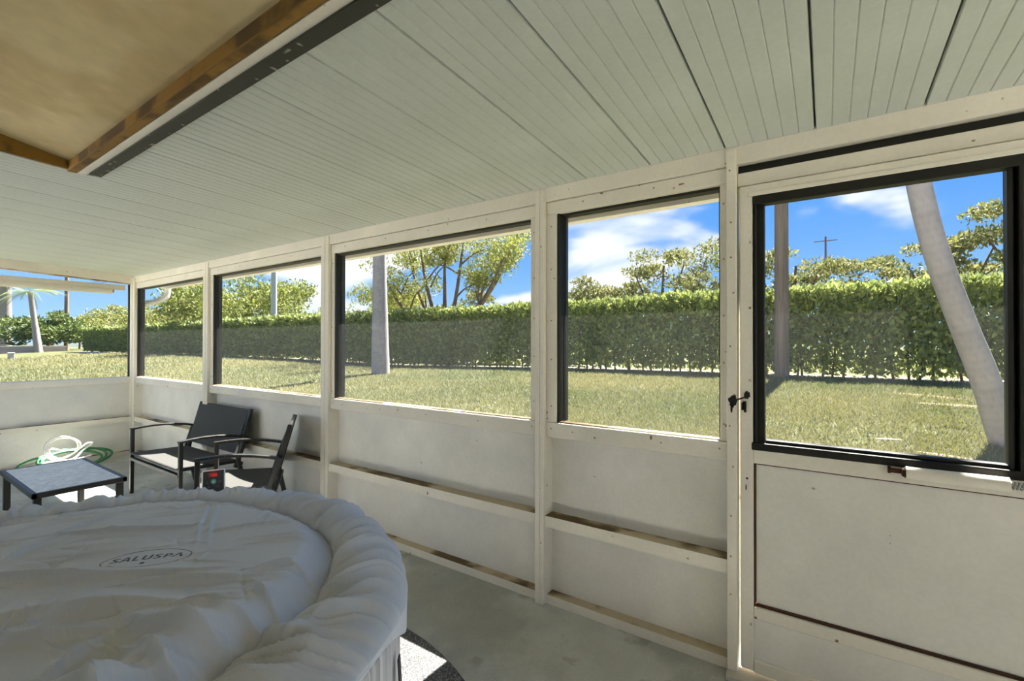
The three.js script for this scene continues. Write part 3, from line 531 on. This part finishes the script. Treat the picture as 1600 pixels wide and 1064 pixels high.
function frond(L, n, droop, w = 0.045) { // palm frond along +x, origin at its base
  const rib = [], out = [];
  for (let i = 0; i <= 12; i++) { const q = i / 12; rib.push([L * q, 0.35 * L * q - droop * L * q * q, 0]); }
  out.push(tube(rib, 0.018, 14, 5));
  for (let i = 2; i < n; i++) for (const s of [-1, 1]) { const q = i / n, x = L * q, y = 0.35 * L * q - droop * L * q * q, l = 0.32 * L * Math.sin(Math.PI * (0.12 + 0.85 * q)); const g = new THREE.BufferGeometry(); g.setAttribute('position', new THREE.Float32BufferAttribute([x, y, 0, x + w, y, 0, x + 0.45 * l, y - 0.35 * l, s * l * 0.8], 3)); g.setAttribute('uv', new THREE.Float32BufferAttribute([0, 0, 1, 0, 0, 1], 2)); g.computeVertexNormals(); out.push(g); }
  return mergeGeometries(out.map((g) => g.index ? g.toNonIndexed() : g));
}
const frondMat = phy({ color: 0x6d7d3a, roughness: 0.6, transmission: 0.3, thickness: 0, side: THREE.DoubleSide });
function palm(label, base, pts, radii, fl, nf, group) {
  const t = thing('palm_tree', label, 'palm tree', base);
  mesh('trunk', trunk(pts, radii), M.palm, t);
  const e = pts[pts.length - 1], geo = frond(fl, 26, 0.55);
  for (let i = 0; i < nf; i++) { const m = mesh('frond', geo, frondMat, t); m.position.set(...e); m.rotation.set(0, i / nf * 6.283 + rr(-0.2, 0.2), rr(-0.5, 0.5)); }
  return t;
}
palm('straight pale palm trunk on the lawn in front of the hedge', [-11.5, lawnY(-11.5, -9.65) - 0.03, -9.65], [[0, 0, 0], [-0.02, 0.8, 0], [-0.06, 3.2, 0], [-0.1, 7, 0], [-0.12, 11, 0]], [0.28, 0.215, 0.18, 0.16, 0.14], 2.6, 14);
palm('pale leaning palm trunk seen through the screen door', [1.64, lawnY(1.64, -7.24) - 0.06, -7.24], [[0, 0, 0], [-0.05, 0.18, 0.03], [-0.21, 0.78, 0.16], [-0.44, 1.48, 0.32], [-0.65, 2.18, 0.47], [-0.81, 2.95, 0.58], [-1.1, 5.5, 0.7], [-1.3, 10.5, 0.7]], [0.135, 0.118, 0.108, 0.098, 0.088, 0.08, 0.075, 0.07], 2.4, 14);
palm('slim far palm leaning beside the low garden wall', [-63.3, 0.35, -11.4], [[0, 0, 0], [-0.3, 2.6, 0.2], [-0.6, 6.0, 0.5]], [0.34, 0.24, 0.2], 2.6, 12);
palm('far palm with a thick upright trunk behind the low garden wall', [-84, 0.3, -12.2], [[0, 0, 0], [0, 3, 0], [0, 8.2, 0]], [0.6, 0.55, 0.5], 2.6, 12);

// broadleaf trees: stems plus clustered leaves
function tree(name, label, base, stems, clusters, per, leaf, colors, group, spread = 0.5) {
  const t = thing(name, label, 'tree', base, 0, group);
  const trunks = stems.map(([pts, r]) => trunk(pts, r, 14, 7)); mesh('trunk', trunks, M.bark, t);
  const pts = [];
  for (const [x, y, z, r, k = 1, fl = 0.6] of clusters) for (let i = 0; i < per * k; i++) { let a, b, c; do { a = rr(-1, 1); b = rr(-1, 1); c = rr(-1, 1); } while (a * a + b * b + c * c > 1 || vnoise(a * 4 + x * 3 + 50, b * 4 + y * 3 + 50, c * 4 + 50) < spread); pts.push([x + a * r, y + b * r * fl, z + c * r, rr(0.7, 1.3)]); }
  const m = scatter('foliage', leafGeo(leaf * 0.45, leaf), leafMat, pts, t, tint(...colors)); return t;
}
const clump = (n, R, hy, y, rr_) => { const o = []; for (let i = 0; i < n; i++) { const a = rr(0, 6.283), q = Math.sqrt(rnd()); o.push([Math.cos(a) * R * q, y + rr(-hy, hy) * (1 - 0.6 * q), Math.sin(a) * R * q, rr_ * rr(0.6, 1.2)]); } return o; };
// multi-stemmed tree behind the hedge
{
  const st = [], cl = [];
  const dirs = [[-3.6, 5.0], [-2.6, 6.0], [-1.2, 6.4], [0.2, 6.8], [1.7, 6.2], [3.0, 5.6], [4.1, 4.9], [3.6, 6.2]];
  dirs.forEach(([dx, h], i) => {
    const z = rr(-0.8, 0.8); st.push([[[0.2 * (i - 3.5) * 0.6, 0, 0], [dx * 0.35, h * 0.32, z * 0.4], [dx * 0.7, h * 0.62, z], [dx, h, z * 1.4]], [0.14, 0.11, 0.07, 0.03]]);
    for (let k = 0; k < 3; k++) { const q = rr(0.45, 0.8), bx = dx * q, by = h * q; const ex = bx + rr(-1.2, 1.2), ey = by + rr(0.4, 1.4), ez = z + rr(-1, 1); st.push([[[bx, by, z * q], [(bx + ex) / 2, (by + ey) / 2 + 0.1, ez / 2 + z / 2], [ex, ey, ez]], [0.05, 0.035, 0.015]]); cl.push([ex, ey + 0.1, ez, rr(0.5, 0.95)]); }
    cl.push([dx, h, z * 1.4, 1.0], [dx * 0.85, h * 0.86, z, 0.9]);
  });
  for (const c of clump(16, 4.0, 1.4, 6.8, 1.0)) cl.push(c);
  for (const c of clump(16, 1.7, 1.0, 3.4, 0.8)) cl.push([c[0] - 4.0, c[1], c[2], c[3]]);
  tree('broadleaf_tree', 'tall open-crowned tree with several bare stems behind the hedge', [-15.2, 0.35, -16.6], st, cl, 380, 0.13, [0x7c883c, 0xaaa85c], undefined, 0.55);
}
tree('broadleaf_tree', 'round dense green tree behind the hedge by the grey pole', [-35.8, 0.4, -17.5], [[[[0, 0, 0], [0, 2, 0], [0.2, 3.8, 0]], [0.25, 0.2, 0.1]]], clump(44, 4.6, 2.0, 4.1, 1.5), 260, 0.26, [0x6f8038, 0x9c9c4c], undefined, 0.4);
// row of light trees beyond the hedge
const row = [
  [-17.8, -22, 2.2, 4.0, 12, 'low bushy tree peeping over the hedge beside the tall tree'],
  [-10.6, -24, 2.0, 4.5, 16, 'spreading low tree over the hedge left of the wooden pole'],
  [-7.2, -24, 1.9, 5.8, 15, 'feathery tree with thin layered crown over the hedge'],
  [-4.4, -25, 2.2, 6.0, 17, 'layered thin-crowned tree just left of the wooden pole'],
  [-1.5, -25.5, 2.0, 5.4, 18, 'spreading tree behind the wooden pole'],
  [1.9, -28, 2.2, 5.1, 20, 'flat-topped tree behind the far thin pole'],
  [3.9, -25, 2.2, 5.5, 20, 'dark flat-topped tree behind the leaning palm'],
  [6.2, -24, 2.4, 6.3, 24, 'tall feathery tree right of the leaning palm'],
  [-29, -26, 3.0, 4.0, 14, 'low grey-green tree behind the grey pole'],
  [-40, -27, 3.4, 4.4, 16, 'low grey-green tree beyond the round dense tree'],
  [-50, -21.5, 3.6, 4.2, 18, 'low scrubby tree beyond the hedge seen past the downspout'],
  [-58, -21, 4.0, 5.0, 22, 'broad mounded tree beyond the far hedge'],
  [-67, -21, 4.4, 5.8, 24, 'tall mounded tree beyond the far hedge'],
  [-77, -21, 5.0, 5.9, 24, 'mounded yellow-green tree at the far end of the hedge'],
  [-88, -20, 4.6, 5.0, 20, 'distant mounded tree past the end of the hedge'],
];
for (const [x, z, R, H, n, label] of row) {
  const cl = []; const far = x < -20; for (let i = 0; i < n; i++) { const a = rr(-1, 1); cl.push([a * R, H * (far ? rr(0.35, 0.95) * (1 - 0.3 * a * a) : rr(0.55, 1) * (1 - 0.22 * a * a)), rr(-0.6, 0.6) * R, rr(0.5, 1.05) * (far ? 1.5 : 1), 1, far ? 0.6 : 0.38]); }
  tree('background_tree', label, [x, 0.4, z], [[[[0, 0, 0], [0.15, H * 0.4, 0], [0.3, H * 0.85, 0]], [0.14, 0.1, 0.05]], [[[0.05, H * 0.3, 0], [-R * 0.3, H * 0.55, 0.2], [-R * 0.6, H * 0.8, 0.3]], [0.08, 0.06, 0.03]], [[[0.1, H * 0.35, 0], [R * 0.4, H * 0.6, -0.2], [R * 0.65, H * 0.85, -0.2]], [0.08, 0.06, 0.03]]], cl, far ? 240 : 210, far ? 0.26 : 0.2, x < -20 ? [0x77843f, 0xa8a45c] : [0x6a7340, 0x9a9660], 'trees beyond the hedge', 0.42);
}
tree('broadleaf_tree', 'dark leafy tree beside the far slim palm', [-67.5, 0.3, -12.9], [[[[0, 0, 0], [0, 1.4, 0], [0.1, 2.6, 0]], [0.2, 0.15, 0.08]]], clump(36, 3.0, 1.9, 2.3, 1.1), 200, 0.36, [0x4f6630, 0x7d8a45], undefined, 0.4);
// poles and wires
{
  const p = thing('utility_pole', 'weathered wooden utility pole standing at the hedge', 'pole', [-0.9, 0.44, -12.85]); mesh('pole_shaft', trunk([[0, -0.1, 0], [0, 3, 0], [0, 8.5, 0]], [0.16, 0.145, 0.12], 30, 16), M.pole, p);
  const q = thing('concrete_pole', 'smooth grey pole behind the hedge by the round tree', 'pole', [-28.6, 0.4, -15.6]); mesh('pole_shaft', trunk([[0, 0, 0], [0, 4, 0], [0, 9, 0]], [0.19, 0.17, 0.14], 10, 14), std({ color: 0x9aa0a3, roughness: 0.7 }), q); mesh('pole_cap', cyl([0, 9, 0], [0, 9.05, 0], 0.15), M.steel, q);
  const r = thing('utility_pole', 'thin far utility pole with a crossarm beyond the hedge', 'pole', [-0.06, 0.4, -40]); mesh('pole_shaft', trunk([[0, 0, 0], [0, 4, 0], [0, 8.6, 0]], [0.09, 0.08, 0.06], 8, 10), M.pole, r); mesh('crossarm', bar([-0.7, 8.3, 0], [0.7, 8.3, 0], 0.05, 0.06), M.pole, r);
  const s = thing('utility_pole', 'far wooden pole carrying wires beyond the end of the hedge', 'pole', [-70, 0.4, -14.8]); mesh('pole_shaft', trunk([[0, 0, 0], [0, 4, 0], [0, 9, 0]], [0.22, 0.2, 0.17], 8, 10), M.pole, s); mesh('crossarm', bar([0, 7.6, -0.9], [0, 7.6, 0.9], 0.12, 0.14), M.pole, s);
  for (const [y, dz] of [[8.2, -0.7], [8.0, 0.7]]) tag(mesh('power_line', tube([[-70, y - 0.3, -14.8 + dz], [-58, y - 0.75, -15.1 + dz * 0.9], [-44, y - 0.4, -15.4 + dz], [-28.6, 9.1 + dz * 0.1, -15.6 + dz]], 0.022, 50, 5), M.bronze), dz < 0 ? 'upper thin black power line between the far poles' : 'lower thin black power line between the far poles', 'wire', 'power lines');
}
// low wall, marker post and fallen fronds
{
  const w = thing('garden_wall', 'low mauve garden wall at the far side of the lawn', 'wall', [-64.5, 0.2, -10]); mesh('wall_body', box(-0.15, 0.15, 0, 0.75, -3.6, 16), std({ color: 0xa89a9a, roughness: 0.9 }), w); mesh('coping', box(-0.2, 0.2, 0.75, 0.85, -3.65, 16.05), M.concrete, w);
  const m = thing('marker_post', 'short pale marker post standing on the far lawn', 'post', [-43.7, lawnY(-43.7, -6.6), -6.6]); mesh('post_body', rbox(-0.14, 0.14, 0, 0.5, -0.14, 0.14, 0.02), M.concrete, m); mesh('post_cap', rbox(-0.16, 0.16, 0.5, 0.55, -0.16, 0.16, 0.015), M.white, m);
  const dry = std({ color: 0xb39a80, roughness: 1, side: THREE.DoubleSide }), fg = frond(1.5, 16, 0.33, 0.06);
  for (const [x, z, r, s, l] of [[1.9, -10.3, 2.6, 1.0, 'dry fallen palm frond lying near the hedge'], [2.3, -9.5, 3.0, 0.8, 'dry fallen palm frond lying beside the leaning trunk'], [0.42, -6.9, 0.3, 0.22, 'small scrap of dry frond lying alone on the lawn'], [1.25, -6.35, 2.8, 0.32, 'dry frond scrap lying at the foot of the leaning palm']]) { const f = mesh('fallen_frond', fg, dry); f.position.set(x, lawnY(x, z) + 0.04, z); f.rotation.y = r; f.scale.set(s, s * 0.15, s * 0.8); tag(f, l, 'palm frond'); }
}
// grass blades on the near lawn
{
  const g = new THREE.BufferGeometry(), P = [], I = [];
  for (let k = 0; k < 5; k++) { const a = k * 1.256, r = 0.012, c = Math.cos(a), s = Math.sin(a), l = 0.02 + 0.012 * (k % 3), o = P.length / 3; P.push(c * r - s * 0.004, 0, s * r + c * 0.004, c * r + s * 0.004, 0, s * r - c * 0.004, c * (r + l), 0.045 + 0.012 * (k % 2), s * (r + l)); I.push(o, o + 1, o + 2); }
  g.setAttribute('position', new THREE.Float32BufferAttribute(P, 3)); g.setIndex(I); g.computeVertexNormals();
  const n = 230000, im = new THREE.InstancedMesh(g, phy({ color: 0xffffff, roughness: 0.8, transmission: 0.4, thickness: 0, side: THREE.DoubleSide }), n), c = new THREE.Color(), A = new THREE.Color(0x545f2a), B = new THREE.Color(0x847e4a);
  let i = 0; while (i < n) {
    const t = 2.9 * Math.pow(16, Math.pow(rnd(), 0.85)), a = rr(-1.49, 0.42), z = -t * Math.cos(a), x = t * Math.sin(a); if (z > -2.5 || z < -13.3) continue;
    const d = fbm(x * 0.9 + 60, z * 0.9 + 60, 6, 3); if (rnd() > smooth(0.25, 0.5, d) + 0.35) continue;
    const s = (0.7 + 0.06 * t) * rr(0.7, 1.3); D.position.set(x, lawnY(x, z) - 0.004, z); D.rotation.set(rr(-0.25, 0.25), rr(0, 6.28), rr(-0.25, 0.25)); D.scale.set(s * 1.4, s, s * 1.4); D.updateMatrix(); im.setMatrixAt(i, D.matrix); c.copy(A).lerp(B, clamp(rnd() * 0.6 + (fbm(x * 0.5 + 10, z * 0.5 + 40, 3, 3) - 0.3))).multiplyScalar(rr(0.8, 1.2)); im.setColorAt(i, c); i++;
  }
  im.name = 'grass_blades'; im.castShadow = im.receiveShadow = true; tag(im, 'short green and straw coloured grass blades of the lawn', 'grass', null, 'stuff'); scene.add(im);
}
scene.traverse((o) => { if (o.isMesh) o.castShadow = o.receiveShadow = true; });
renderer.render(scene, camera);
